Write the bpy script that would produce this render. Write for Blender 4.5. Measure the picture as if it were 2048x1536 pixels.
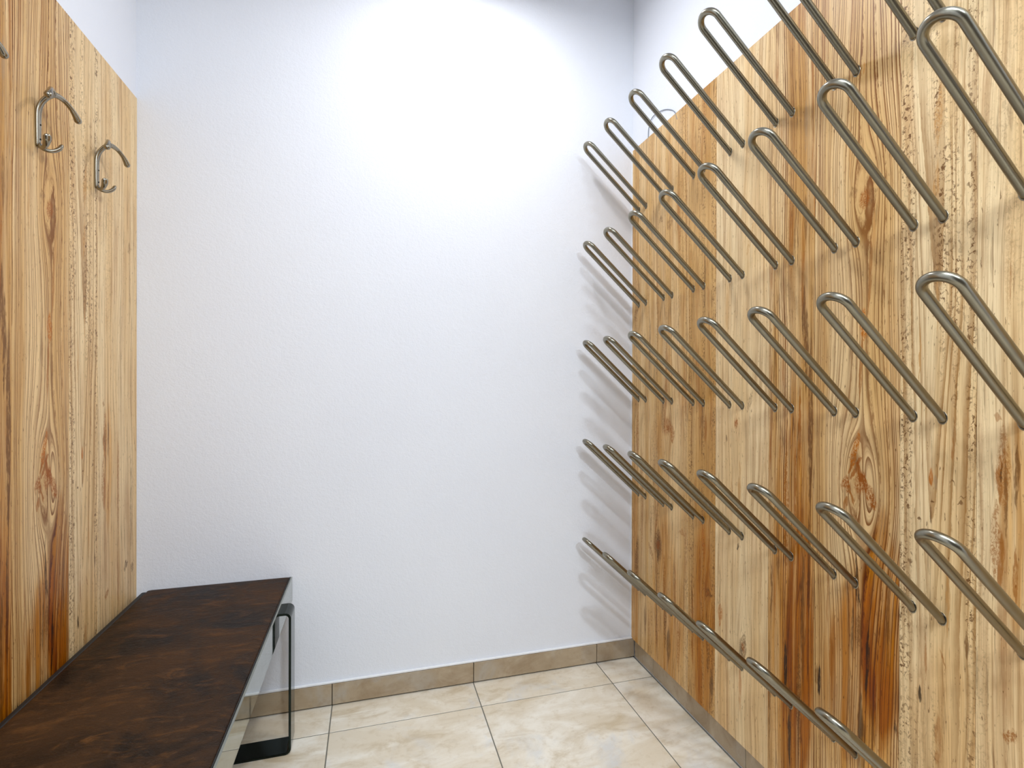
import bpy, bmesh, math, random
from mathutils import Vector, Matrix
random.seed(7)
for o in list(bpy.data.objects): bpy.data.objects.remove(o)
SC = bpy.context.scene
C = SC.collection
PI = math.pi

# ------------------------------------------------------------------ camera, world, lights, exposure
F_PX = 1007.63
YAW, PITCH, ROLL = 0.2741, -0.0020, 0.0025
CAM_H = 1.1292
cam_d = bpy.data.cameras.new('camera'); cam = bpy.data.objects.new('camera', cam_d); C.objects.link(cam)
cam_d.sensor_width = 36.0; cam_d.sensor_fit = 'HORIZONTAL'; cam_d.lens = F_PX / 2048 * 36.0
cam_d.clip_start = 0.02; cam_d.clip_end = 50
fw = Vector((math.sin(YAW)*math.cos(PITCH), math.cos(YAW)*math.cos(PITCH), math.sin(PITCH)))
rt = Vector((math.cos(YAW), -math.sin(YAW), 0)); up = rt.cross(fw)
rt2 = rt*math.cos(ROLL) + up*math.sin(ROLL); up2 = up*math.cos(ROLL) - rt*math.sin(ROLL)
M = Matrix((rt2, up2, -fw)).transposed().to_4x4(); M.translation = Vector((0, 0, CAM_H))
cam.matrix_world = M
SC.camera = cam
w = bpy.data.worlds.new('world'); SC.world = w; w.use_nodes = True
w.node_tree.nodes['Background'].inputs[0].default_value = (0.75, 0.82, 1.0, 1)
w.node_tree.nodes['Background'].inputs[1].default_value = 0.25
def disk_light(name, loc, power, size, col, rot=(0, 0, 0), spread=PI, shape='DISK', sy=None):
    l = bpy.data.lights.new(name, 'AREA'); l.shape = shape; l.size = size; l.energy = power; l.color = col; l.spread = spread
    if sy: l.size_y = sy
    o = bpy.data.objects.new(name, l); o.location = loc; o.rotation_euler = rot; C.objects.link(o)
    return o
CEIL = 2.76
disk_light('ceiling_downlight', (0.34, 1.44, CEIL-0.13), 5.6, 0.13, (0.93, 0.95, 1.0))
disk_light('entrance_downlight', (0.60, -1.60, CEIL-0.03), 40.0, 0.20, (0.78, 0.89, 1.0))
disk_light('added_fill_light', (0.15, -0.35, CEIL-0.02), 28.0, 0.9, (0.82, 0.91, 1.0), shape='SQUARE')  # added soft fill behind the camera, no known lamp; evens out the walls
SC.view_settings.view_transform = 'Standard'; SC.view_settings.look = 'None'
SC.view_settings.gamma = 1.0; SC.view_settings.use_curve_mapping = False
SC.view_settings.exposure = 0.56

# ------------------------------------------------------------------ measured layout (metres)
D = 1.87                      # back wall
XR_WALL, XR_PANEL = 1.0432, 1.0401
XL_WALL, XL_PANEL = -0.7201, -0.7167
XB = 1.0501                   # tile face line of the right skirting
Y0 = -3.4

# ------------------------------------------------------------------ helpers
def srgb(r, g, b):
    f = lambda c: (c/255/12.92) if c <= 10 else ((c/255+0.055)/1.055)**2.4
    return (f(r), f(g), f(b), 1)
class NT:
    """small wrapper to write node graphs briefly"""
    def __init__(s, tree): s.t = tree; s.n = tree.nodes; s.l = tree.links
    def node(s, kind, **kw):
        n = s.n.new(kind)
        for k, v in kw.items(): setattr(n, k, v)
        return n
    def put(s, sock, v):
        if v is None: return
        if isinstance(v, bpy.types.NodeSocket): s.l.new(v, sock)
        else: sock.default_value = v
    def m(s, op, a, b=None, c=None, clamp=False):
        n = s.node('ShaderNodeMath', operation=op, use_clamp=clamp)
        for i, v in enumerate((a, b, c)): s.put(n.inputs[i], v)
        return n.outputs[0]
    def add(s, a, b): return s.m('ADD', a, b)
    def sub(s, a, b): return s.m('SUBTRACT', a, b)
    def mul(s, a, b): return s.m('MULTIPLY', a, b)
    def mix(s, f, a, b, blend='MIX'):
        n = s.node('ShaderNodeMix', data_type='RGBA', blend_type=blend)
        s.put(n.inputs[0], f); s.put(n.inputs[6], a); s.put(n.inputs[7], b)
        return n.outputs[2]
    def vec(s, x, y, z=0.0):
        n = s.node('ShaderNodeCombineXYZ'); s.put(n.inputs[0], x); s.put(n.inputs[1], y); s.put(n.inputs[2], z)
        return n.outputs[0]
    def noise(s, v, scale=1.0, detail=3.0, rough=0.5, dist=0.0):
        n = s.node('ShaderNodeTexNoise'); s.put(n.inputs['Vector'], v)
        s.put(n.inputs['Scale'], scale); s.put(n.inputs['Detail'], detail); s.put(n.inputs['Roughness'], rough); s.put(n.inputs['Distortion'], dist)
        return n.outputs['Fac']
    def rng(s, v, a, b, c=0.0, d=1.0, smooth=True):
        n = s.node('ShaderNodeMapRange', interpolation_type='SMOOTHSTEP' if smooth else 'LINEAR', clamp=True)
        for k, q in zip(('Value', 'From Min', 'From Max', 'To Min', 'To Max'), (v, a, b, c, d)): s.put(n.inputs[k], q)
        return n.outputs['Result']
    def sep(s, v):
        n = s.node('ShaderNodeSeparateXYZ'); s.put(n.inputs[0], v); return n.outputs
def material(name):
    m = bpy.data.materials.new(name); m.use_nodes = True
    t = NT(m.node_tree); b = m.node_tree.nodes['Principled BSDF']
    return m, t, b
def bump(t, b, h, strength=0.2, dist=0.001):
    n = t.node('ShaderNodeBump'); n.inputs['Strength'].default_value = strength; n.inputs['Distance'].default_value = dist
    t.put(n.inputs['Height'], h); t.l.new(n.outputs[0], b.inputs['Normal'])
def obj(name, bm, mat, parent=None, smooth=False, **props):
    me = bpy.data.meshes.new(name); bm.normal_update(); bm.to_mesh(me); bm.free()
    o = bpy.data.objects.new(name, me); C.objects.link(o)
    if mat: me.materials.append(mat)
    if parent: o.parent = parent
    if smooth:
        for p in me.polygons: p.use_smooth = True
    for k, v in props.items(): o[k] = v
    return o
def empty(name, loc, label, category, group=None):
    o = bpy.data.objects.new(name, None); C.objects.link(o); o.location = loc; o.empty_display_size = 0.05
    o['label'] = label; o['category'] = category
    if group: o['group'] = group
    return o
def box(bm, x0, x1, y0, y1, z0, z1, bev=0.0, seg=2):
    r = bmesh.ops.create_cube(bm, size=1.0)
    bmesh.ops.scale(bm, verts=r['verts'], vec=(x1-x0, y1-y0, z1-z0))
    bmesh.ops.translate(bm, verts=r['verts'], vec=((x0+x1)/2, (y0+y1)/2, (z0+z1)/2))
    if bev > 0:
        es = list({e for v in r['verts'] for e in v.link_edges})
        bmesh.ops.bevel(bm, geom=es, offset=bev, segments=seg, affect='EDGES', profile=0.5)
    return bm
def bxo(name, x0, x1, y0, y1, z0, z1, mat, parent=None, bev=0.0, seg=2, **props):
    return obj(name, box(bmesh.new(), x0, x1, y0, y1, z0, z1, bev, seg), mat, parent, **props)
def tube(bm, pts, radii, seg=16, flat=None, caps=True):
    """swept tube through pts; radii scalar or list; flat = list of (wide, thin) pairs with a fixed side vector"""
    n = len(pts); pts = [Vector(p) for p in pts]
    if not isinstance(radii, (list, tuple)): radii = [radii]*n
    tans = []
    for i in range(n):
        a = pts[max(0, i-1)]; b = pts[min(n-1, i+1)]; tans.append((b-a).normalized())
    t0 = tans[0]; ref = Vector((0, 0, 1)) if abs(t0.z) < 0.9 else Vector((0, 1, 0))
    nrm = (ref - t0*ref.dot(t0)).normalized(); rings = []
    for i in range(n):
        t = tans[i]; nrm = (nrm - t*nrm.dot(t)).normalized(); bi = t.cross(nrm)
        r = radii[i]; ra, rb = (r if isinstance(r, (tuple, list)) else (r, r))
        rings.append([bm.verts.new(pts[i] + nrm*ra*math.cos(2*PI*k/seg) + bi*rb*math.sin(2*PI*k/seg)) for k in range(seg)])
    for i in range(n-1):
        for k in range(seg):
            bm.faces.new((rings[i][k], rings[i][(k+1) % seg], rings[i+1][(k+1) % seg], rings[i+1][k]))
    if caps:
        bm.faces.new(rings[0][::-1]); bm.faces.new(rings[-1])
    bmesh.ops.recalc_face_normals(bm, faces=bm.faces)
    return bm
def catmull(P, n=8):
    P = [Vector(p) for p in P]; out = []
    Q = [P[0]*2-P[1]] + P + [P[-1]*2-P[-2]]
    for i in range(1, len(Q)-2):
        a, b, c, d = Q[i-1:i+3]
        for k in range(n):
            t = k/n
            out.append(0.5*((2*b) + (c-a)*t + (2*a-5*b+4*c-d)*t*t + (3*b-a-3*c+d)*t**3))
    out.append(P[-1]); return out

# ------------------------------------------------------------------ materials
def mat_plaster():
    m, t, b = material('white_plaster')
    co = t.node('ShaderNodeNewGeometry').outputs['Position']
    n1 = t.noise(co, 210, 4, 0.6); n2 = t.noise(co, 3.0, 2, 0.5); n3 = t.noise(co, 70, 3, 0.6)
    t.put(b.inputs['Base Color'], t.mix(n2, srgb(231, 233, 239), srgb(236, 238, 243)))
    b.inputs['Roughness'].default_value = 0.85
    bump(t, b, t.add(n1, t.mul(n3, 1.3)), 0.36, 0.0022)
    return m
def mat_plain(name, col, rough=0.6, metal=0.0):
    m, t, b = material(name)
    n = t.noise(t.node('ShaderNodeNewGeometry').outputs['Position'], 60, 2)
    t.put(b.inputs['Base Color'], t.mix(t.rng(n, 0.3, 0.7, 0, 0.25), col, tuple(c*0.8 for c in col[:3])+(1,)))
    b.inputs['Roughness'].default_value = rough; b.inputs['Metallic'].default_value = metal
    return m
def mat_tile(name, c0, c1, c2, grey, rough):
    m, t, b = material(name)
    info = t.node('ShaderNodeObjectInfo')
    co = t.node('ShaderNodeNewGeometry').outputs['Position']
    off = t.node('ShaderNodeVectorMath', operation='MULTIPLY_ADD')
    t.put(off.inputs[0], t.vec(info.outputs['Random'], t.mul(info.outputs['Random'], 3.7), 0)); off.inputs[1].default_value = (9, 9, 9); t.put(off.inputs[2], co)
    p = off.outputs[0]
    rot = t.node('ShaderNodeMapping'); rot.inputs['Rotation'].default_value = (0, 0, 0.9); rot.inputs['Scale'].default_value = (1.0, 2.3, 1.5); t.put(rot.inputs['Vector'], p)
    a = t.noise(rot.outputs[0], 2.6, 7, 0.62, 0.9)
    v = t.noise(rot.outputs[0], 5.0, 7, 0.66, 0.9)
    f = t.noise(p, 38, 5, 0.65)
    col = t.mix(t.rng(a, 0.36, 0.62), c0, c1)
    vein = t.mul(t.rng(v, 0.46, 0.74), 0.7)
    col = t.mix(vein, col, c2)
    g = t.rng(t.noise(p, 4.3, 4, 0.6, 0.5), 0.50, 0.72, 0, 0.6)
    col = t.mix(g, col, grey)
    col = t.mix(t.mul(t.rng(f, 0.5, 0.75), 0.35), col, c2)
    t.put(b.inputs['Base Color'], col)
    b.inputs['Roughness'].default_value = rough
    bump(t, b, t.add(f, t.mul(v, 0.8)), 0.12, 0.0008)
    return m
def mat_steel(name, col, rough=0.28, fine=900, streak=0.06):
    m, t, b = material(name)
    co = t.node('ShaderNodeTexCoord').outputs['Object']
    n = t.noise(co, fine, 3, 0.6); l = t.noise(co, 16, 2, 0.5)
    k = t.rng(l, 0.45, 0.7)
    t.put(b.inputs['Base Color'], t.mix(t.mul(k, 0.25), col, tuple(c*0.7 for c in col[:3])+(1,)))
    b.inputs['Metallic'].default_value = 1.0
    t.put(b.inputs['Roughness'], t.add(rough - streak/2, t.add(t.mul(n, streak), t.mul(k, 0.03))))
    return m
def mat_leather():
    m, t, b = material('brown_leather')
    co = t.node('ShaderNodeNewGeometry').outputs['Position']
    a = t.noise(co, 5.5, 6, 0.65, 0.8)
    mp = t.node('ShaderNodeMapping'); mp.inputs['Rotation'].default_value = (0, 0, 0.6); mp.inputs['Scale'].default_value = (6, 18, 6); t.put(mp.inputs['Vector'], co)
    w_ = t.noise(mp.outputs[0], 1.6, 5, 0.7, 1.2)
    g = t.noise(co, 260, 3, 0.6); g2 = t.noise(co, 55, 5, 0.7)
    col = t.mix(t.rng(a, 0.32, 0.68), srgb(20, 11, 4), srgb(64, 40, 18))
    col = t.mix(t.rng(w_, 0.5, 0.78, 0, 0.6), col, srgb(112, 70, 30))
    col = t.mix(t.rng(g2, 0.55, 0.8, 0, 0.45), col, srgb(104, 74, 50))
    t.put(b.inputs['Base Color'], col)
    t.put(b.inputs['Roughness'], t.rng(a, 0.3, 0.7, 0.45, 0.62)); b.inputs['Specular IOR Level'].default_value = 0.16
    bump(t, b, t.add(g, t.add(t.mul(w_, 2.5), t.mul(g2, 1.6))), 0.6, 0.002)
    return m
PLASTER = mat_plaster()
WHITE_EDGE = mat_plain('white_caulk', srgb(240, 240, 240), 0.4)
GROUT = mat_plain('grey_grout', srgb(120, 116, 104), 0.9)
FLOOR_TILE = mat_tile('cream_floor_tile', srgb(240, 232, 216), srgb(222, 208, 184), srgb(190, 166, 126), srgb(206, 210, 214), 0.33)
BASE_TILE = mat_tile('taupe_skirting_tile', srgb(186, 168, 142), srgb(168, 148, 120), srgb(146, 122, 92), srgb(176, 172, 164), 0.22)
STEEL = mat_steel('satin_steel', srgb(142, 137, 122), 0.28, streak=0.015)
NICKEL = mat_steel('satin_nickel', srgb(152, 144, 128), 0.22)
MIRROR = mat_steel('polished_steel', srgb(158, 162, 154), 0.035, streak=0.02)
BLACKSTEEL = mat_steel('black_chrome', srgb(46, 54, 52), 0.10)
LEATHER = mat_leather()
DARK = mat_plain('dark_screw', srgb(50, 48, 44), 0.4, 0.8)
BLACK = mat_plain('black_piping', srgb(18, 18, 18), 0.5)

# ---- reclaimed-wood board decor (u = across the planks, v = height, both in metres)
G = bpy.data.node_groups.new('spindle', 'ShaderNodeTree')
for nm, dv in (('u', 0), ('v', 0), ('cu', 0), ('cv', 0), ('w', .01), ('h', .1), ('tilt', 0), ('amount', 1)):
    s_ = G.interface.new_socket(nm, in_out='INPUT', socket_type='NodeSocketFloat'); s_.default_value = dv
G.interface.new_socket('mask', in_out='OUTPUT', socket_type='NodeSocketFloat')
gt = NT(G); gi = gt.node('NodeGroupInput').outputs; go = gt.node('NodeGroupOutput')
dv_ = gt.sub(gi[1], gi[3]); du_ = gt.sub(gt.sub(gi[0], gi[2]), gt.mul(dv_, gi[6]))
q1 = gt.m('DIVIDE', gt.m('ABSOLUTE', du_), gi[4]); q2 = gt.m('DIVIDE', dv_, gi[5])
dd = gt.add(q1, gt.mul(q2, q2))
gt.put(go.inputs[0], gt.mul(gt.rng(dd, 1.15, 0.6), gi[7]))

ORANGE = srgb(178, 98, 20); RUST = srgb(152, 88, 28); BROWN = srgb(98, 58, 22); KNOT = srgb(150, 80, 20); DARKB = srgb(48, 28, 14); GREY = srgb(140, 122, 104); PALE = srgb(236, 214, 172)
def wood(name, pale, mid, late, freq, grain, speck, stain, seed, heart=None, strips=(), knots=(), marks=(), washes=()):
    """pale/mid body colours, late = dark growth-line colour, freq = growth lines per metre"""
    m, t, b = material(name)
    uv = t.sep(t.node('ShaderNodeUVMap').outputs[0]); u, v = uv[0], uv[1]
    # slow wander of the fibres
    wn = t.noise(t.vec(t.mul(u, 5.0), t.mul(v, 1.3), seed), 1.0, 2, 0.5)
    wu = t.add(u, t.mul(t.sub(wn, 0.5), 0.045))
    for (ku, kv, r, s_) in knots:          # fibres flow around knots
        du = t.sub(u, ku); dv = t.mul(t.sub(v, kv), 0.30)
        den = t.add(t.add(t.mul(du, du), t.mul(dv, dv)), r*r*0.6)
        wu = t.sub(wu, t.m('DIVIDE', t.mul(du, s_*r*r), den))
    jag = t.noise(t.vec(t.mul(u, 120.0), t.mul(v, 26.0), seed+3), 1.0, 4, 0.65)
    jag2 = t.noise(t.vec(t.mul(u, 30.0), t.mul(v, 11.0), seed+5), 1.0, 3, 0.6)
    ju = t.add(u, t.add(t.mul(t.sub(jag, 0.5), 0.008), t.mul(t.sub(jag2, 0.5), 0.012)))
    jv = t.add(v, t.mul(t.sub(jag2, 0.5), 0.08))
    # tone across the plank
    broad = t.noise(t.vec(t.mul(wu, 18.0), t.mul(v, 0.8), seed+7), 1.0, 4, 0.55)
    fib = t.noise(t.vec(t.mul(wu, 420.0), t.mul(v, 4.0), seed+9), 1.0, 4, 0.7)
    fib2 = t.noise(t.vec(t.mul(wu, 110.0), t.mul(v, 1.6), seed+10), 1.0, 4, 0.65)
    col = t.mix(t.rng(broad, 0.38, 0.62), pale, mid)
    col = t.mix(t.mul(t.rng(fib2, 0.48, 0.70), 0.45), col, late)
    col = t.mix(t.mul(t.rng(fib, 0.45, 0.72), 0.50), col, late)
    # growth lines: an irregular ramp across the fibres
    if heart:
        hu = t.sub(wu, heart[0])
        hx = t.sub(t.m('SQRT', t.add(t.mul(hu, hu), 0.0004)), t.mul(v, 0.012*heart[1]))
    else: hx = wu
    n1 = t.node('ShaderNodeTexNoise', noise_dimensions='1D'); t.put(n1.inputs['W'], t.mul(hx, freq*0.22)); n1.inputs['Scale'].default_value = 1.0; n1.inputs['Detail'].default_value = 2
    saw = t.m('FRACT', t.add(t.mul(hx, freq*0.55), t.add(t.mul(n1.outputs['Fac'], 3.0), t.mul(t.sub(jag, 0.5), 0.25))))
    line = t.mul(t.rng(saw, 0.42, 0.92), t.rng(saw, 1.0, 0.94))
    gate = t.rng(t.noise(t.vec(t.mul(u, 12.0), t.mul(v, 1.2), seed+13), 1.0, 3, 0.5), 0.36, 0.62, max(0.12, grain*0.9-0.25), 1.0)
    col = t.mix(t.mul(t.mul(line, gate), grain), col, late)
    # stains running with the grain
    st = t.noise(t.vec(t.mul(wu, 38.0), t.mul(v, 2.2), seed+17), 1.0, 5, 0.65)
    col = t.mix(t.mul(t.rng(st, 0.52, 0.68), stain), col, RUST)
    st2 = t.noise(t.vec(t.mul(wu, 120.0), t.mul(v, 5.5), seed+19), 1.0, 4, 0.65)
    col = t.mix(t.mul(t.rng(st2, 0.57, 0.68), min(1, stain*0.9+.12)), col, BROWN)
    # worm marks and rough speckle in narrow strips
    if speck > 0:
        sp = t.noise(t.vec(t.mul(u, 150.0), t.mul(v, 105.0), seed+23), 1.0, 3, 0.7, 0.8)
        strip = t.rng(t.noise(t.vec(t.mul(u, 24.0), t.mul(v, 0.9), seed+25), 1.0, 2, 0.5), 0.50, 0.64)
        for su, sw in strips:
            strip = t.m('MAXIMUM', strip, t.rng(t.m('ABSOLUTE', t.sub(ju, su)), sw, sw*0.5))
        col = t.mix(t.mul(t.mul(t.rng(sp, 0.51, 0.61), t.mul(strip, t.rng(jag2, 0.36, 0.56, 0.25, 1.0))), speck*0.9), col, BROWN)
    tk = t.noise(t.vec(t.mul(u, 260.0), t.mul(v, 45.0), seed+29), 1.0, 3, 0.6)
    col = t.mix(t.mul(t.rng(tk, 0.63, 0.71), 0.75), col, BROWN)
    tone = t.rng(t.noise(t.vec(t.mul(wu, 75.0), t.mul(v, 1.5), seed+31), 1.0, 5, 0.65), 0.34, 0.60, 0.30, 1.0)
    for (cu, cv, w_, h_, c_, a_) in washes:   # soft broad colour changes in the board
        g = t.node('ShaderNodeGroup'); g.node_tree = G
        for k_, q_ in enumerate((ju, jv, cu, cv, w_, h_, 0.0, a_)): t.put(g.inputs[k_], q_)
        col = t.mix(t.mul(g.outputs[0], tone), col, c_, 'MULTIPLY')
    mott = t.rng(jag, 0.34, 0.52, 0.35, 1.0)
    mott2 = t.m('MAXIMUM', t.mul(t.rng(t.noise(t.vec(t.mul(u, 230.0), t.mul(v, 120.0), seed+41), 1.0, 4, 0.75, 1.0), 0.44, 0.54), 0.95), 0.28)
    for (cu, cv, w_, h_, c_, a_, *tl) in marks:
        g = t.node('ShaderNodeGroup'); g.node_tree = G
        for k_, q_ in enumerate((ju, jv, cu, cv, w_, h_, tl[0] if tl else 0.0, a_)): t.put(g.inputs[k_], q_)
        col = t.mix(t.mul(g.outputs[0], mott2 if (w_ > 0.0075 and c_ is not DARKB) else mott), col, c_)
    for (ku, kv, r, s_) in knots:
        r = r*0.42
        du = t.sub(ju, ku); dv = t.mul(t.sub(jv, kv), 0.6)
        rr = t.m('SQRT', t.add(t.mul(du, du), t.mul(dv, dv)))
        core = t.noise(t.vec(t.mul(u, 190.0), t.mul(v, 120.0), seed+37), 1.0, 5, 0.78, 1.2)
        k_in = t.rng(rr, r*1.1, r*0.5)
        col = t.mix(t.mul(k_in, t.rng(core, 0.42, 0.56, 0.20, 0.95)), col, KNOT)
        col = t.mix(t.mul(k_in, t.rng(core, 0.60, 0.70, 0.0, 0.7)), col, BROWN)
    hs = t.node('ShaderNodeHueSaturation'); hs.inputs['Saturation'].default_value = 1.06; t.put(hs.inputs['Color'], col)
    t.put(b.inputs['Base Color'], hs.outputs[0])
    b.inputs['Roughness'].default_value = 0.42; b.inputs['Specular IOR Level'].default_value = 0.28
    bump(t, b, t.sub(t.mul(fib, 0.6), line), 0.10, 0.0006)
    return m
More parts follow.
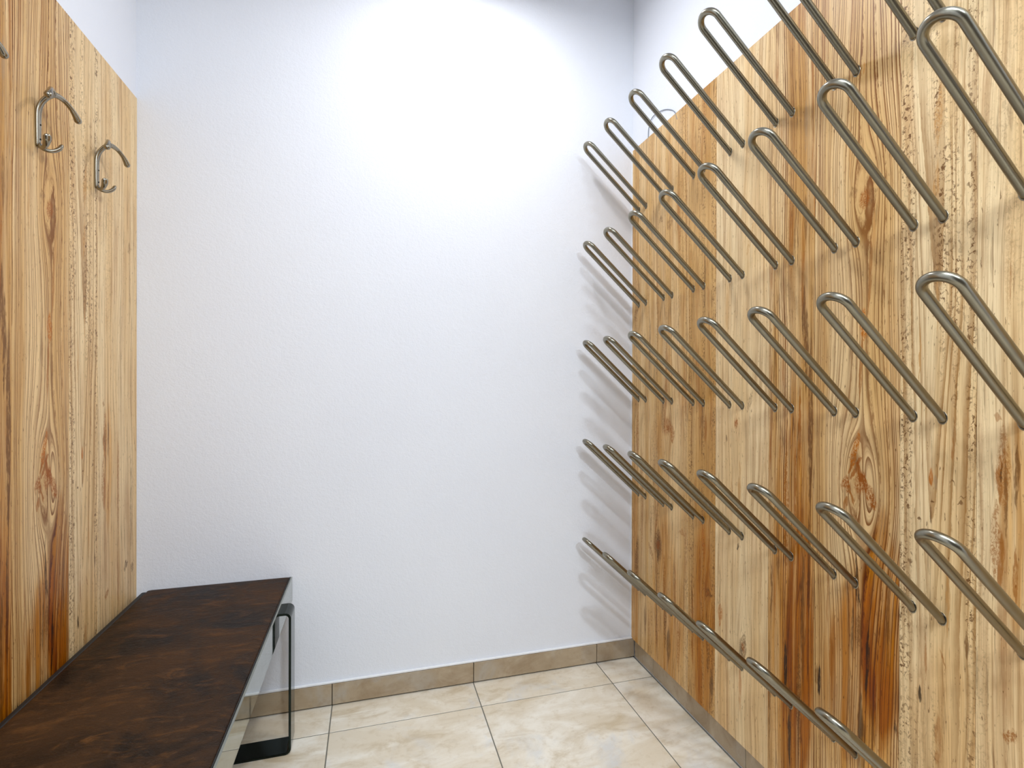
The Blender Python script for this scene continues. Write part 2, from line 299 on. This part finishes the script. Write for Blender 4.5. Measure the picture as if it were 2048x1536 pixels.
#WOOD-BEGIN
PP, PA, PB, PC = srgb(242, 216, 172), srgb(235, 203, 154), srgb(218, 178, 122), srgb(204, 158, 98)
LA, LB, LC = srgb(142, 88, 34), srgb(118, 66, 20), srgb(146, 98, 44)
MIDW = srgb(194, 146, 92); WASH = srgb(232, 196, 138); WASH2 = srgb(196, 146, 72)
PLANKS = [
    (0.000, 0.055, wood('decor_edge', PA, PB, LA, 150, 0.45, 0.5, 0.55, 1, None,
        strips=(), knots=[],
        marks=[(0.051, 0.9205, 0.0157, 0.121, RUST, 0.7), (0.0502, 0.3952, 0.0234, 0.121, BROWN, 0.85), (0.0787, 0.1858, 0.0077, 0.1193, BROWN, 0.7)],
        washes=[(0.047, 0.2524, 0.0615, 0.6053, WASH, 0.7)])),
    (0.055, 0.131, wood('decor_corner', PA, PB, LA, 140, 0.4, 0.35, 0.35, 2, None,
        strips=(), knots=[],
        marks=[(0.0837, 0.6455, 0.0076, 0.2381, RUST, 0.6), (0.109, 0.1996, 0.0074, 0.0784, BROWN, 0.6)],
        washes=[])),
    (0.131, 0.386, wood('decor_knotty', PA, PB, LA, 200, 0.5, 0.45, 0.5, 3, None,
        strips=[(.372, .008)], knots=[(0.2001, 0.5226, 0.03, 0.9), (0.2637, 0.9635, 0.025, 0.7)],
        marks=[(0.2001, 0.5226, 0.0302, 0.0675, BROWN, 0.75), (0.2001, 0.5189, 0.0169, 0.0487, DARKB, 0.35), (0.1513, 0.4882, 0.0142, 0.0346, RUST, 0.6, -0.5), (0.2408, 0.4066, 0.0098, 0.1101, RUST, 0.8), (0.2483, 0.2445, 0.0097, 0.1005, BROWN, 0.9), (0.2711, 0.1826, 0.0157, 0.0686, DARKB, 0.5), (0.2604, 0.9687, 0.0315, 0.04, RUST, 0.75), (0.292, 0.9482, 0.0153, 0.0357, RUST, 0.8), (0.2309, 1.0123, 0.0098, 0.0738, BROWN, 0.5), (0.302, 1.3722, 0.0091, 0.0711, RUST, 0.25), (0.2136, 1.737, 0.0133, 0.0168, BROWN, 0.6), (0.2723, 1.7098, 0.0218, 0.0199, BROWN, 0.5), (0.3294, 0.2119, 0.0118, 0.105, RUST, 0.7), (0.1398, 1.2579, 0.0072, 0.1159, BROWN, 0.4), (0.3508, 0.6179, 0.0229, 0.0069, RUST, 0.6), (0.1314, 0.1708, 0.0109, 0.1163, RUST, 0.6), (0.3105, 0.362, 0.0061, 0.1414, RUST, 0.6), (0.1912, 0.2746, 0.0069, 0.1693, BROWN, 0.5)],
        washes=[(0.2482, 0.2628, 0.1215, 0.4201, WASH, 0.75), (0.228, 0.9382, 0.0702, 0.1108, WASH, 0.35)])),
    (0.386, 0.525, wood('decor_rough', PB, PC, LA, 120, 0.35, 0.8, 0.6, 4, None,
        strips=[(.515, .014), (.465, .01)], knots=[(0.4912, 0.4595, 0.016, 0.8)],
        marks=[(0.4678, 0.6122, 0.0101, 0.055, ORANGE, 0.8, -0.1), (0.4478, 0.5011, 0.0052, 0.0982, RUST, 0.8), (0.4835, 0.4982, 0.0075, 0.0802, RUST, 0.7, 0.12), (0.4937, 0.4605, 0.0171, 0.0191, BROWN, 0.8), (0.4761, 0.9792, 0.0075, 0.0483, RUST, 0.6), (0.4582, 0.9938, 0.0051, 0.0977, BROWN, 0.5), (0.492, 0.2935, 0.0123, 0.0957, BROWN, 0.8), (0.5098, 0.1758, 0.0096, 0.071, DARKB, 0.6), (0.4464, 0.2542, 0.0078, 0.1474, RUST, 0.6), (0.4115, 0.3034, 0.0054, 0.1504, RUST, 0.6), (0.4976, 1.1402, 0.0073, 0.0636, BROWN, 0.35), (0.4308, 1.7687, 0.0079, 0.0496, BROWN, 0.35), (0.4711, 1.4633, 0.005, 0.097, BROWN, 0.35), (0.4953, 0.6143, 0.0049, 0.1114, RUST, 0.5), (0.4227, 0.7581, 0.0053, 0.0997, RUST, 0.4)],
        washes=[(0.4642, 0.3283, 0.0686, 0.4214, WASH, 0.9)])),
    (0.525, 0.743, wood('decor_pale', PP, PA, LA, 95, 0.28, 0.05, 0.12, 5, (0.63, 1.6),
        strips=(), knots=[(0.6487, 0.3693, 0.02, 0.9), (0.6166, 1.0126, 0.018, 0.8)],
        marks=[(0.6166, 1.0126, 0.0105, 0.0207, RUST, 0.5), (0.6733, 1.0824, 0.0078, 0.037, BROWN, 0.5, 0.35), (0.5756, 0.9624, 0.0044, 0.0152, BROWN, 0.7), (0.6268, 0.6507, 0.0042, 0.0059, DARKB, 0.8), (0.6487, 0.3693, 0.0161, 0.0376, BROWN, 0.75), (0.6406, 0.3506, 0.0082, 0.0233, DARKB, 0.4), (0.5488, 0.4178, 0.0114, 0.0339, ORANGE, 0.75), (0.637, 0.2494, 0.0062, 0.0874, ORANGE, 0.4), (0.5985, 0.7809, 0.0065, 0.0896, RUST, 0.25), (0.5766, 0.3056, 0.0044, 0.1211, RUST, 0.3), (0.5242, 1.6093, 0.0036, 0.1878, BROWN, 0.25), (0.5484, 0.4918, 0.0035, 0.0925, BROWN, 0.3), (0.6321, 0.8324, 0.0062, 0.0731, MIDW, 0.7), (0.5781, 1.3516, 0.0066, 0.0908, MIDW, 0.5), (0.6711, 1.538, 0.0078, 0.057, MIDW, 0.6, 0.3), (0.7173, 0.6417, 0.0037, 0.138, RUST, 0.3), (0.478, 0.109, 0.005, 0.0965, RUST, 0.4)],
        washes=[(0.5617, 0.1292, 0.0441, 0.2445, WASH, 0.3)])),
    (0.743, 0.889, wood('decor_dark', PA, PC, LB, 270, 0.9, 0.2, 0.75, 6, None,
        strips=(), knots=[],
        marks=[(0.8035, 0.8009, 0.0097, 0.1947, RUST, 0.85), (0.8037, 0.3979, 0.0065, 0.0779, DARKB, 0.95), (0.8174, 0.2378, 0.0048, 0.1284, DARKB, 0.9), (0.8656, 1.2127, 0.0059, 0.1115, BROWN, 0.8), (0.8782, 1.0278, 0.0073, 0.2453, BROWN, 0.8), (0.8612, 1.5359, 0.006, 0.0746, BROWN, 0.5), (0.8578, 1.2879, 0.006, 0.0997, BROWN, 0.75), (0.7554, 0.5739, 0.0035, 0.0941, BROWN, 0.7), (0.8566, 0.539, 0.006, 0.1995, BROWN, 0.7), (0.8322, 0.8334, 0.0047, 0.2033, RUST, 0.8), (0.7774, 0.6886, 0.0051, 0.1323, BROWN, 0.5), (0.8453, 0.3321, 0.0076, 0.1761, BROWN, 0.8), (0.8739, 0.6825, 0.0044, 0.1477, DARKB, 0.6), (0.7813, 1.3234, 0.0034, 0.0792, BROWN, 0.4), (0.8617, 1.7715, 0.006, 0.0746, GREY, 0.35), (0.7631, 1.179, 0.0035, 0.0936, BROWN, 0.5), (0.8469, 1.0127, 0.0046, 0.1257, RUST, 0.8), (0.7498, 0.2741, 0.0035, 0.2023, BROWN, 0.6)],
        washes=[(0.8226, 0.5107, 0.0834, 0.6648, WASH, 0.95), (0.8493, 0.4603, 0.0527, 0.4136, WASH2, 0.85)])),
    (0.889, 1.095, wood('decor_heart', PA, PB, LB, 240, 1.0, 0.0, 0.22, 7, None,
        strips=(), knots=[(1.0109, 0.9043, 0.046, 1.1), (1.0176, 1.5398, 0.034, 0.9)],
        marks=[(1.0165, 1.2635, 0.0104, 0.0493, ORANGE, 0.95, 0.02), (1.0309, 1.3752, 0.0045, 0.0865, RUST, 0.6, 0.02), (1.0099, 1.1651, 0.0047, 0.0771, RUST, 0.65, 0.03), (0.9964, 0.9817, 0.0084, 0.0468, ORANGE, 0.95, 0.22), (0.9856, 0.9409, 0.0037, 0.0225, RUST, 0.7, 0.35), (1.0295, 0.8906, 0.0146, 0.039, KNOT, 0.95, -0.38), (1.0061, 0.9299, 0.0059, 0.0331, KNOT, 0.95, -0.3), (0.9989, 0.9431, 0.0048, 0.0333, KNOT, 0.8, 0.5), (0.9746, 0.8994, 0.0148, 0.0182, KNOT, 0.95), (0.9748, 0.8597, 0.0062, 0.0182, RUST, 0.7, 0.3), (0.9883, 0.8852, 0.0036, 0.0202, RUST, 0.8, -0.45), (1.0291, 1.5357, 0.0157, 0.0195, BROWN, 0.5), (0.9903, 1.5573, 0.0108, 0.0123, BROWN, 0.45), (1.0427, 1.4902, 0.0044, 0.0321, BROWN, 0.4, 0.1), (1.0395, 1.4591, 0.0044, 0.0644, MIDW, 0.8, 0.03), (1.0011, 0.7046, 0.0026, 0.0777, DARKB, 0.85, -0.04), (1.0084, 0.6521, 0.0019, 0.0375, DARKB, 0.9, -0.06), (1.0143, 0.6655, 0.0017, 0.0373, BROWN, 0.8, 0.15), (0.992, 0.578, 0.0036, 0.0559, DARKB, 0.55), (1.0275, 0.5297, 0.0057, 0.0867, DARKB, 0.92, 0.04), (1.0131, 0.3899, 0.007, 0.0769, DARKB, 0.6), (1.0052, 0.5843, 0.0082, 0.0442, BROWN, 0.6), (1.0157, 0.3257, 0.0104, 0.0986, DARKB, 0.45), (0.9853, 0.4171, 0.0024, 0.09, BROWN, 0.6), (1.0721, 0.6472, 0.0042, 0.1354, BROWN, 0.55), (0.9066, 0.4174, 0.0042, 0.0384, DARKB, 0.97), (0.8995, 0.4315, 0.0056, 0.0241, BROWN, 0.6), (0.9377, 0.4937, 0.0066, 0.0585, RUST, 0.5), (0.9277, 0.6186, 0.004, 0.0708, RUST, 0.4), (1.0885, 0.4232, 0.0031, 0.0226, DARKB, 0.8), (1.0394, 0.3854, 0.0044, 0.0644, BROWN, 0.5), (0.9558, 0.8611, 0.0026, 0.1153, RUST, 0.3), (0.9412, 1.5227, 0.0039, 0.07, MIDW, 0.6), (0.9814, 1.6563, 0.0037, 0.079, MIDW, 0.6), (1.0153, 1.8271, 0.0023, 0.011, ORANGE, 0.5)],
        washes=[(1.0605, 0.6105, 0.0751, 0.2631, WASH2, 1.0), (1.0047, 0.4067, 0.0978, 0.3648, WASH, 0.85), (1.0797, 1.0959, 0.0223, 0.3102, WASH, 0.3), (0.9863, 0.474, 0.0692, 0.2246, WASH2, 0.6)])),
    (1.095, 1.230, wood('decor_wormy', PP, PA, LC, 130, 0.7, 1.0, 0.22, 8, (1.158, 2.2),
        strips=[(1.108, .016), (1.222, .010)], knots=[],
        marks=[(1.1652, 1.6365, 0.0078, 0.0667, MIDW, 0.9, 0.05), (1.1614, 1.5, 0.0062, 0.0574, MIDW, 0.8, 0.05), (1.1555, 0.954, 0.0036, 0.0231, ORANGE, 0.8), (1.1635, 0.9459, 0.0044, 0.021, GREY, 0.35), (1.1361, 0.5204, 0.0037, 0.0196, DARKB, 0.9), (1.1689, 0.4525, 0.0061, 0.057, RUST, 0.45), (1.2335, 0.9145, 0.0019, 0.0213, DARKB, 0.95), (1.154, 0.8766, 0.0018, 0.0289, BROWN, 0.8), (1.2323, 1.0121, 0.0031, 0.0977, BROWN, 0.6), (1.215, 0.6473, 0.0047, 0.0326, BROWN, 0.7), (1.177, 0.609, 0.0034, 0.0169, RUST, 0.5, -0.4), (1.146, 0.6022, 0.0023, 0.0583, RUST, 0.55), (1.1843, 0.7252, 0.0034, 0.0748, MIDW, 0.8), (1.1648, 1.2893, 0.0026, 0.0667, MIDW, 0.8), (1.1334, 1.196, 0.0019, 0.0688, MIDW, 0.8), (1.1971, 1.0998, 0.0012, 0.024, BROWN, 0.5), (1.2322, 1.2431, 0.0023, 0.1066, BROWN, 0.35), (1.2312, 1.5187, 0.0023, 0.0889, BROWN, 0.3), (1.1916, 1.0068, 0.0025, 0.0241, RUST, 0.45), (1.2043, 0.9077, 0.0048, 0.0027, BROWN, 0.7), (1.1583, 0.9046, 0.0044, 0.0024, BROWN, 0.8), (1.1329, 0.8605, 0.0047, 0.0025, BROWN, 0.8), (1.2337, 1.069, 0.0068, 0.0018, BROWN, 0.8), (1.1919, 0.9373, 0.005, 0.0019, BROWN, 0.7), (1.2083, 0.9178, 0.0064, 0.0018, BROWN, 0.6)],
        washes=[(1.1896, 0.4479, 0.0912, 0.2045, WASH, 0.25)])),
    (1.230, 1.480, wood('decor_smooth', PP, PA, LA, 110, 0.3, 0.25, 0.35, 9, None,
        strips=(), knots=[],
        marks=[(1.265, 0.9648, 0.005, 0.0514, RUST, 0.7), (1.2736, 0.9324, 0.0035, 0.0764, BROWN, 0.65), (1.2892, 0.9777, 0.004, 0.0584, BROWN, 0.7), (1.2678, 0.9824, 0.0021, 0.0154, DARKB, 0.8), (1.2865, 0.8012, 0.0041, 0.0586, RUST, 0.7), (1.2792, 1.305, 0.0021, 0.0337, RUST, 0.45), (1.2669, 0.8281, 0.0049, 0.0513, RUST, 0.7), (1.2625, 1.0762, 0.0071, 0.0069, RUST, 0.5), (1.27, 0.9853, 0.0112, 0.0842, RUST, 0.6), (1.2592, 0.861, 0.0082, 0.0697, RUST, 0.7), (1.346, 0.8153, 0.0077, 0.1922, RUST, 0.6), (1.3464, 0.564, 0.0062, 0.1184, RUST, 0.5), (1.43, 0.7669, 0.0051, 0.1871, BROWN, 0.5), (1.397, 0.579, 0.0132, 0.0153, BROWN, 0.9), (1.4373, 0.5556, 0.0104, 0.0125, BROWN, 0.8), (1.2791, 0.5322, 0.0113, 0.0127, RUST, 0.8, 0.4), (1.415, 1.541, 0.0101, 0.0215, BROWN, 0.5), (1.4219, 1.4035, 0.0041, 0.0928, BROWN, 0.4), (1.2774, 1.5906, 0.0042, 0.0563, BROWN, 0.3), (1.2778, 1.3371, 0.0084, 0.1128, RUST, 0.25)],
        washes=[(1.2862, 0.8933, 0.0264, 0.2176, WASH, 0.6), (1.2849, 0.4447, 0.1224, 0.3698, WASH, 0.25)])),
    (1.480, 1.700, wood('decor_far', PA, PB, LA, 110, 0.4, 0.4, 0.6, 10, None,
        strips=(), knots=[],
        marks=[(1.3429, 1.0263, 0.0035, 0.0705, RUST, 0.6)],
        washes=[(1.3491, 0.9493, 0.0443, 0.2331, WASH, 0.7)])),
]
#WOOD-END

# ------------------------------------------------------------------ the room shell
def struct(name, *a, mat=PLASTER, bev=0.0):
    return bxo(name, *a, mat, None, bev, kind='structure')
struct('wall_back', -0.95, 1.30, D, D+0.15, -0.05, CEIL+0.1)
YN = -0.85                    # niche end; unseen dim hall beyond, added to darken the steel's reflections
struct('wall_left', XL_WALL-0.15, XL_WALL, YN, D, -0.05, CEIL+0.1)
struct('wall_right', XR_WALL+0.010, XR_WALL+0.16, YN, D, -0.05, 0.0785)
struct('wall_right', XR_WALL, XR_WALL+0.15, YN, D, 0.0785, CEIL+0.1)
UNSEEN_HALL = mat_plain('unseen_hall_dark', srgb(112, 98, 82), 0.8)
struct('wall_rear', -2.6, 3.0, Y0-0.15, Y0, -0.05, CEIL+0.1, mat=UNSEEN_HALL)
struct('wall_unseen_hall_left', -2.75, -2.6, Y0, YN, -0.05, CEIL+0.1, mat=UNSEEN_HALL)
struct('wall_unseen_hall_right', 3.0, 3.15, Y0, YN, -0.05, CEIL+0.1, mat=UNSEEN_HALL)
struct('wall_unseen_hall_front', -2.75, XL_WALL-0.15, YN, YN+0.15, -0.05, CEIL+0.1, mat=UNSEEN_HALL)
struct('wall_unseen_hall_front', XR_WALL+0.16, 3.15, YN, YN+0.15, -0.05, CEIL+0.1, mat=UNSEEN_HALL)
struct('floor_unseen_hall', -2.75, 3.15, Y0, YN, -0.06, 0.0, mat=UNSEEN_HALL)
struct('ceiling', -2.75, 3.15, Y0, D, CEIL, CEIL+0.1)
# floor: grout bed with every tile laid on it
floor = struct('floor', -0.95, 1.30, YN, D+0.02, -0.06, -0.0012, mat=GROUT)
TX = [-0.7201, -0.6290, -0.1265, 0.3759, 0.8806, XB-0.001]
TY = [D-0.001] + [1.7200-0.4985*k for k in range(6)] + [YN]
g = 0.0018
for i in range(len(TX)-1):
    for j in range(len(TY)-1):
        x0, x1, y1, y0 = TX[i], TX[i+1], TY[j], TY[j+1]
        if x1-x0 < 0.01 or y1-y0 < 0.01: continue
        bxo('tile', x0+g, x1-g, y0+g, y1-g, -0.0020, random.uniform(-.0002, .0002), FLOOR_TILE, floor, 0.0008, 1)
# skirting: a tile course along the back and right walls
HB = 0.0762
JOINT = mat_plain('dark_joint', srgb(62, 58, 44), 0.9)
base_back = struct('baseboard_back', XL_WALL, XB, D-0.0045, D, 0.0, HB+0.001, mat=JOINT)
BX = [XL_WALL, -0.6290, -0.1265, 0.3759, 0.8806, XB-0.0005]
for a, b_ in zip(BX, BX[1:]):
    bxo('tile', a+.0012, b_-.0012, D-0.011, D-0.0045, 0.005, HB, BASE_TILE, base_back, 0.0012, 2)
base_right = struct('baseboard_right', XB+0.0045, XB+0.0085, YN, D-0.011, 0.0, HB+0.001, mat=JOINT)
BY = [D-0.011] + [1.7186-0.4971*k for k in range(6)] + [YN]
for a, b_ in zip(BY[1:], BY):
    if b_-a > .02: bxo('tile', XB, XB+0.0045, a+.0009, b_-.0009, 0.005, HB, BASE_TILE, base_right, 0.0008, 1)
struct('trim_1', XL_WALL, XR_PANEL, D-0.0095, D, HB+0.001, HB+0.0075, mat=WHITE_EDGE, bev=0.0018)
struct('trim_2', XR_PANEL-0.004, XR_PANEL+0.002, D-0.004, D, HB+0.0075, 2.085, mat=WHITE_EDGE, bev=0.0012)

# ------------------------------------------------------------------ wood panels, plank by plank
def panel(name, label, xf, thick, side, y_of_u, u0, u1, z0, z1, vshift):
    e = empty(name, (xf, 0, 0), label, 'wall panel')
    for a, b_, m in PLANKS:
        a2, b2 = max(a, u0), min(b_, u1)
        if b2-a2 < 0.004: continue
        ya, yb = sorted((y_of_u(a2), y_of_u(b2)))
        bm = bmesh.new()
        xa, xb = (0, thick) if side > 0 else (-thick, 0)
        box(bm, xa, xb, ya+.00025, yb-.00025, z0, z1, 0.0005, 1)
        uvl = bm.loops.layers.uv.new('UVMap')
        for f in bm.faces:
            for l in f.loops:
                y = l.vert.co.y
                l[uvl].uv = ((D-y) if side > 0 else (y-0.400), l.vert.co.z+vshift)
        obj('plank', bm, m, e)
    return e
panel('wood_panel', 'tall reclaimed-wood panel on the right wall carrying the boot pegs', XR_PANEL, 0.003, +1, lambda u: D-u, 0.0, 1.70, HB+0.0015, 2.0874, 0.0)
panel('wood_panel', 'tall reclaimed-wood panel on the left wall with coat hooks above the bench', XL_PANEL, 0.003, -1, lambda u: u+0.400, 0.40, 1.4695, HB+0.0015, 2.032, 0.005)

# ------------------------------------------------------------------ boot pegs
TH, LEN, SP, RAD = 0.7373, 0.330, 0.0540, 0.0079
PY, PDY, PZ, PDZ = 1.7885, 0.1776, 1.8250, 0.3799
def peg_mesh():
    bm = bmesh.new(); R = SP/2; ax = Vector((-math.cos(TH), 0, math.sin(TH))); yv = Vector((0, 1, 0))
    pts = [yv*R + ax*(-0.012)] + [yv*R + ax*(LEN-R)*k/6 for k in range(0, 6)]
    for k in range(0, 17):
        a = PI*k/16; pts.append(ax*(LEN-R) + ax*(math.sin(a)*R) + yv*(math.cos(a)*R))
    pts += [-yv*R + ax*(LEN-R)*k/6 for k in range(5, -1, -1)] + [-yv*R + ax*(-0.012)]
    tube(bm, pts, RAD, 20)
    # keep the wall ends from coming out behind the thin board
    for v in bm.verts: v.co.x = min(v.co.x, 0.0028)
    return bm
def collar_mesh(s):
    bm = bmesh.new(); yc = s*SP/2; n = 28; rings = []
    for (x, k) in ((0.0, 1.20), (-0.0009, 1.17), (-0.0011, 1.03), (0.0, 1.0)):
        rings.append([bm.verts.new((x, yc + RAD*k*math.cos(2*PI*q/n), RAD*k/math.cos(TH)*0.99*math.sin(2*PI*q/n) - (x*math.tan(TH)))) for q in range(n)])
    for i in range(3):
        for q in range(n): bm.faces.new((rings[i][q], rings[i][(q+1) % n], rings[i+1][(q+1) % n], rings[i+1][q]))
    bmesh.ops.recalc_face_normals(bm, faces=bm.faces)
    return bm
ROWS = ['top row', 'second row from the top', 'middle row', 'second row from the bottom', 'bottom row']
COLS = ['closest to the white back wall', 'second from the back wall', 'third from the back wall', 'fourth from the back wall', 'fifth from the back wall', 'sixth from the back wall', 'seventh from the back wall', 'eighth from the back wall']
src = None
for i in range(5):
    for j in range(8):
        if (i in (0, 4)) and j == 7: continue
        loc = (XR_PANEL, PY-j*PDY, PZ-i*PDZ)
        if src is None:
            p = obj('boot_peg', peg_mesh(), STEEL, None, True)
            cs = [obj('collar', collar_mesh(s), NICKEL, p, True) for s in (1, -1)]
            src = (p, cs)
        else:
            p = src[0].copy(); C.objects.link(p)
            for c0 in src[1]:
                c1 = c0.copy(); C.objects.link(c1); c1.parent = p
        p.location = loc
        p['label'] = 'steel boot peg, %s, %s' % (ROWS[i], COLS[j])
        p['category'] = 'boot peg'; p['group'] = 'steel boot pegs on the right wall'

# ------------------------------------------------------------------ coat hooks
def prong(bm, P, R):
    R = [(a*1.32, b_*1.32) for a, b_ in R]
    pts = catmull(P, 7); n = len(pts); rad = []
    for k in range(n):
        x = k/(n-1)*(len(R)-1); i = min(int(x), len(R)-2); f = x-i
        rad.append(tuple(R[i][q]*(1-f)+R[i+1][q]*f for q in (0, 1)))
    pts = list(pts); d = (pts[-1]-pts[-2]).normalized(); r = rad[-1]
    for q in (0.35, 0.7, 0.93):                      # rounded end
        pts.append(pts[n-1] + d*max(r)*q); k = math.sqrt(1-q*q); rad.append((r[0]*k, r[1]*k))
    tube(bm, pts, rad, 14)
def build_hook():
    e = empty('coat_hook', (0, 0, 0), '', 'coat hook', 'nickel coat hooks on the left wood panel')
    bm = bmesh.new()   # spine: flat strip on the board, bowing out to the top junction
    prong(bm, [(.0035, 0, -.043), (.0035, 0, -.02), (.0035, 0, .012), (.0042, 0, .036), (.0095, 0, .054), (.0190, 0, .067), (.0300, 0, .0755)],
          [(.0052, .0028), (.0058, .0032), (.0062, .0034), (.0060, .0036), (.0052, .0038), (.0050, .0040), (.0054, .0048)])
    obj('spine', bm, NICKEL, e, True)
    for s in (1, -1):
        bm = bmesh.new()
        prong(bm, [(.0295, 0, .0760), (.0345, s*.012, .0780), (.0400, s*.026, .0750), (.0455, s*.040, .0660), (.0490, s*.050, .0560), (.0505, s*.0565, .0480)],
              [(.0052, .0052), (.0046, .0046), (.0038, .0040), (.0036, .0040), (.0046, .0050), (.0054, .0058)])
        obj('upper_prong', bm, NICKEL, e, True)
        bm = bmesh.new()
        prong(bm, [(.0040, 0, -.040), (.0100, s*.004, -.0465), (.0185, s*.010, -.0480), (.0260, s*.0165, -.0440), (.0310, s*.0225, -.0365), (.0325, s*.0250, -.0310)],
              [(.0045, .0030), (.0032, .0032), (.0030, .0034), (.0034, .0044), (.0036, .0056), (.0032, .0056)])
        obj('lower_prong', bm, NICKEL, e, True)
    for z in (-.028, .004):
        bm = bmesh.new(); tube(bm, [(.0070, 0, z), (.0086, 0, z)], .0019, 12); obj('screw', bm, DARK, e, True)
    return e
HZ = 1.698
h0 = build_hook()
hooks = [(1.368, 'middle one of the three double nickel coat hooks on the left wood panel'), (1.618, 'double nickel coat hook nearest the white back wall on the left panel'), (1.118, 'double nickel coat hook cut off by the left edge of the photo')]
for k, (y, lab) in enumerate(hooks):
    if k == 0: h = h0
    else:
        h = h0.copy(); C.objects.link(h)
        for ch in [c_ for c_ in h0.children]:
            c2 = ch.copy(); C.objects.link(c2); c2.parent = h
    h.location = (XL_PANEL, y, HZ); h['label'] = lab

# ------------------------------------------------------------------ bench
BY0, BY1 = 0.30, 1.862
bench = empty('bench', (-0.47, 1.08, 0), 'low bench with brown leather seat and mirror-polished steel front under the hooks', 'bench')
ox, oy = -0.47, 1.08
def bp(name, x0, x1, y0, y1, z0, z1, m, bev=0.0, seg=2, parent=bench, smooth=False):
    bm = box(bmesh.new(), x0-ox, x1-ox, y0-oy, y1-oy, z0, z1, bev, seg)
    return obj(name, bm, m, parent, smooth)
cush = bmesh.new()   # slightly domed leather top with soft corners
nx, ny = 16, 48; cx0, cx1 = -0.683, -0.2635; grid = []
for i in range(nx+1):
    row = []
    for j in range(ny+1):
        a = i/nx; b_ = j/ny
        a = 0.5-0.5*math.cos(PI*a); b_ = 0.5-0.5*math.cos(PI*b_)
        x = cx0+(cx1-cx0)*a; y = BY0+(BY1-BY0)*b_
        dx = min(x-cx0, cx1-x); dy = min(y-BY0, BY1-y); dm = min(dx, dy)
        z = 0.4625 + 0.0055*(1-math.exp(-dm/0.006)) + 0.003*math.sin(PI*a)*min(1, dy/.1)
        row.append(cush.verts.new((x-ox, y-oy, z)))
    grid.append(row)
for i in range(nx):
    for j in range(ny): cush.faces.new((grid[i][j], grid[i+1][j], grid[i+1][j+1], grid[i][j+1]))
bnd = [e_ for e_ in cush.edges if e_.is_boundary]
r = bmesh.ops.extrude_edge_only(cush, edges=bnd)
for v in [q for q in r['geom'] if isinstance(q, bmesh.types.BMVert)]: v.co.z = 0.405
bmesh.ops.holes_fill(cush, edges=[e_ for e_ in cush.edges if e_.is_boundary])
bmesh.ops.recalc_face_normals(cush, faces=cush.faces)
obj('seat_cushion', cush, LEATHER, bench, True)
bp('piping', -0.2640, -0.2612, BY0, BY1, 0.4000, 0.4650, BLACK, 0.0008, 1)
bp('base_board', -0.700, -0.2645, BY0+.01, BY1-.004, 0.386, 0.405, BLACK, 0.001, 1)
bp('back_rail', -0.700, -0.685, BY0, BY1, 0.386, 0.4600, BLACK, 0.004, 2)
bp('front_fascia', -0.2610, -0.2560, BY0-.002, BY1+.002, 0.3825, 0.4635, MIRROR, 0.0007, 1)
def leg_loop(y0, y1):
    """closed flat-bar loop: outer and inner rounded rectangles in XZ swept along Y"""
    X0, X1, Z0, Z1, T, R = -0.640, -0.2300, 0.0, 0.430, 0.007, 0.018
    def rr(x0, x1, z0, z1, r_):
        out = []
        for cx, cz, a0 in ((x1-r_, z0+r_, -PI/2), (x1-r_, z1-r_, 0), (x0+r_, z1-r_, PI/2), (x0+r_, z0+r_, PI)):
            for k in range(7): out.append((cx+r_*math.cos(a0+PI/2*k/6), cz+r_*math.sin(a0+PI/2*k/6)))
        return out
    o_, i_ = rr(X0, X1, Z0, Z1, R), rr(X0+T, X1-T, Z0+T, Z1-T, R-T)
    bm = bmesh.new(); V = [[bm.verts.new((x-ox, y-oy, z)) for x, z in L] for L in (o_, i_) for y in (y0, y1)]
    n = len(o_)
    for k in range(n):
        q = (k+1) % n
        bm.faces.new((V[0][k], V[0][q], V[1][q], V[1][k])); bm.faces.new((V[2][k], V[3][k], V[3][q], V[2][q]))
        bm.faces.new((V[0][k], V[2][k], V[2][q], V[0][q])); bm.faces.new((V[1][k], V[1][q], V[3][q], V[3][k]))
    bmesh.ops.recalc_face_normals(bm, faces=bm.faces)
    es = [e_ for e_ in bm.edges if len(e_.link_faces) == 2 and e_.calc_face_angle() > 1.2]
    bmesh.ops.bevel(bm, geom=es, offset=0.0006, segments=1, affect='EDGES')
    return bm
obj('leg', leg_loop(1.651, 1.727), BLACKSTEEL, bench)
obj('leg', leg_loop(0.430, 0.506), BLACKSTEEL, bench)

# ------------------------------------------------------------------ cable loop above the right panel
CABLE = mat_plain('grey_cable', srgb(120, 130, 140), 0.45)
bm = bmesh.new()
tube(bm, catmull([(XR_WALL-.0016, 1.749, 2.06), (XR_WALL-.0025, 1.749, 2.09), (XR_WALL-.003, 1.744, 2.122), (XR_WALL-.004, 1.724, 2.146), (XR_WALL-.004, 1.690, 2.150), (XR_WALL-.003, 1.640, 2.138), (XR_WALL-.003, 1.60, 2.118), (XR_WALL-.0025, 1.572, 2.095), (XR_WALL-.0025, 1.555, 2.06)], 6), .0014, 8)
obj('cable', bm, CABLE, None, True, label='thin grey cable looping above the top edge of the right wood panel', category='cable')
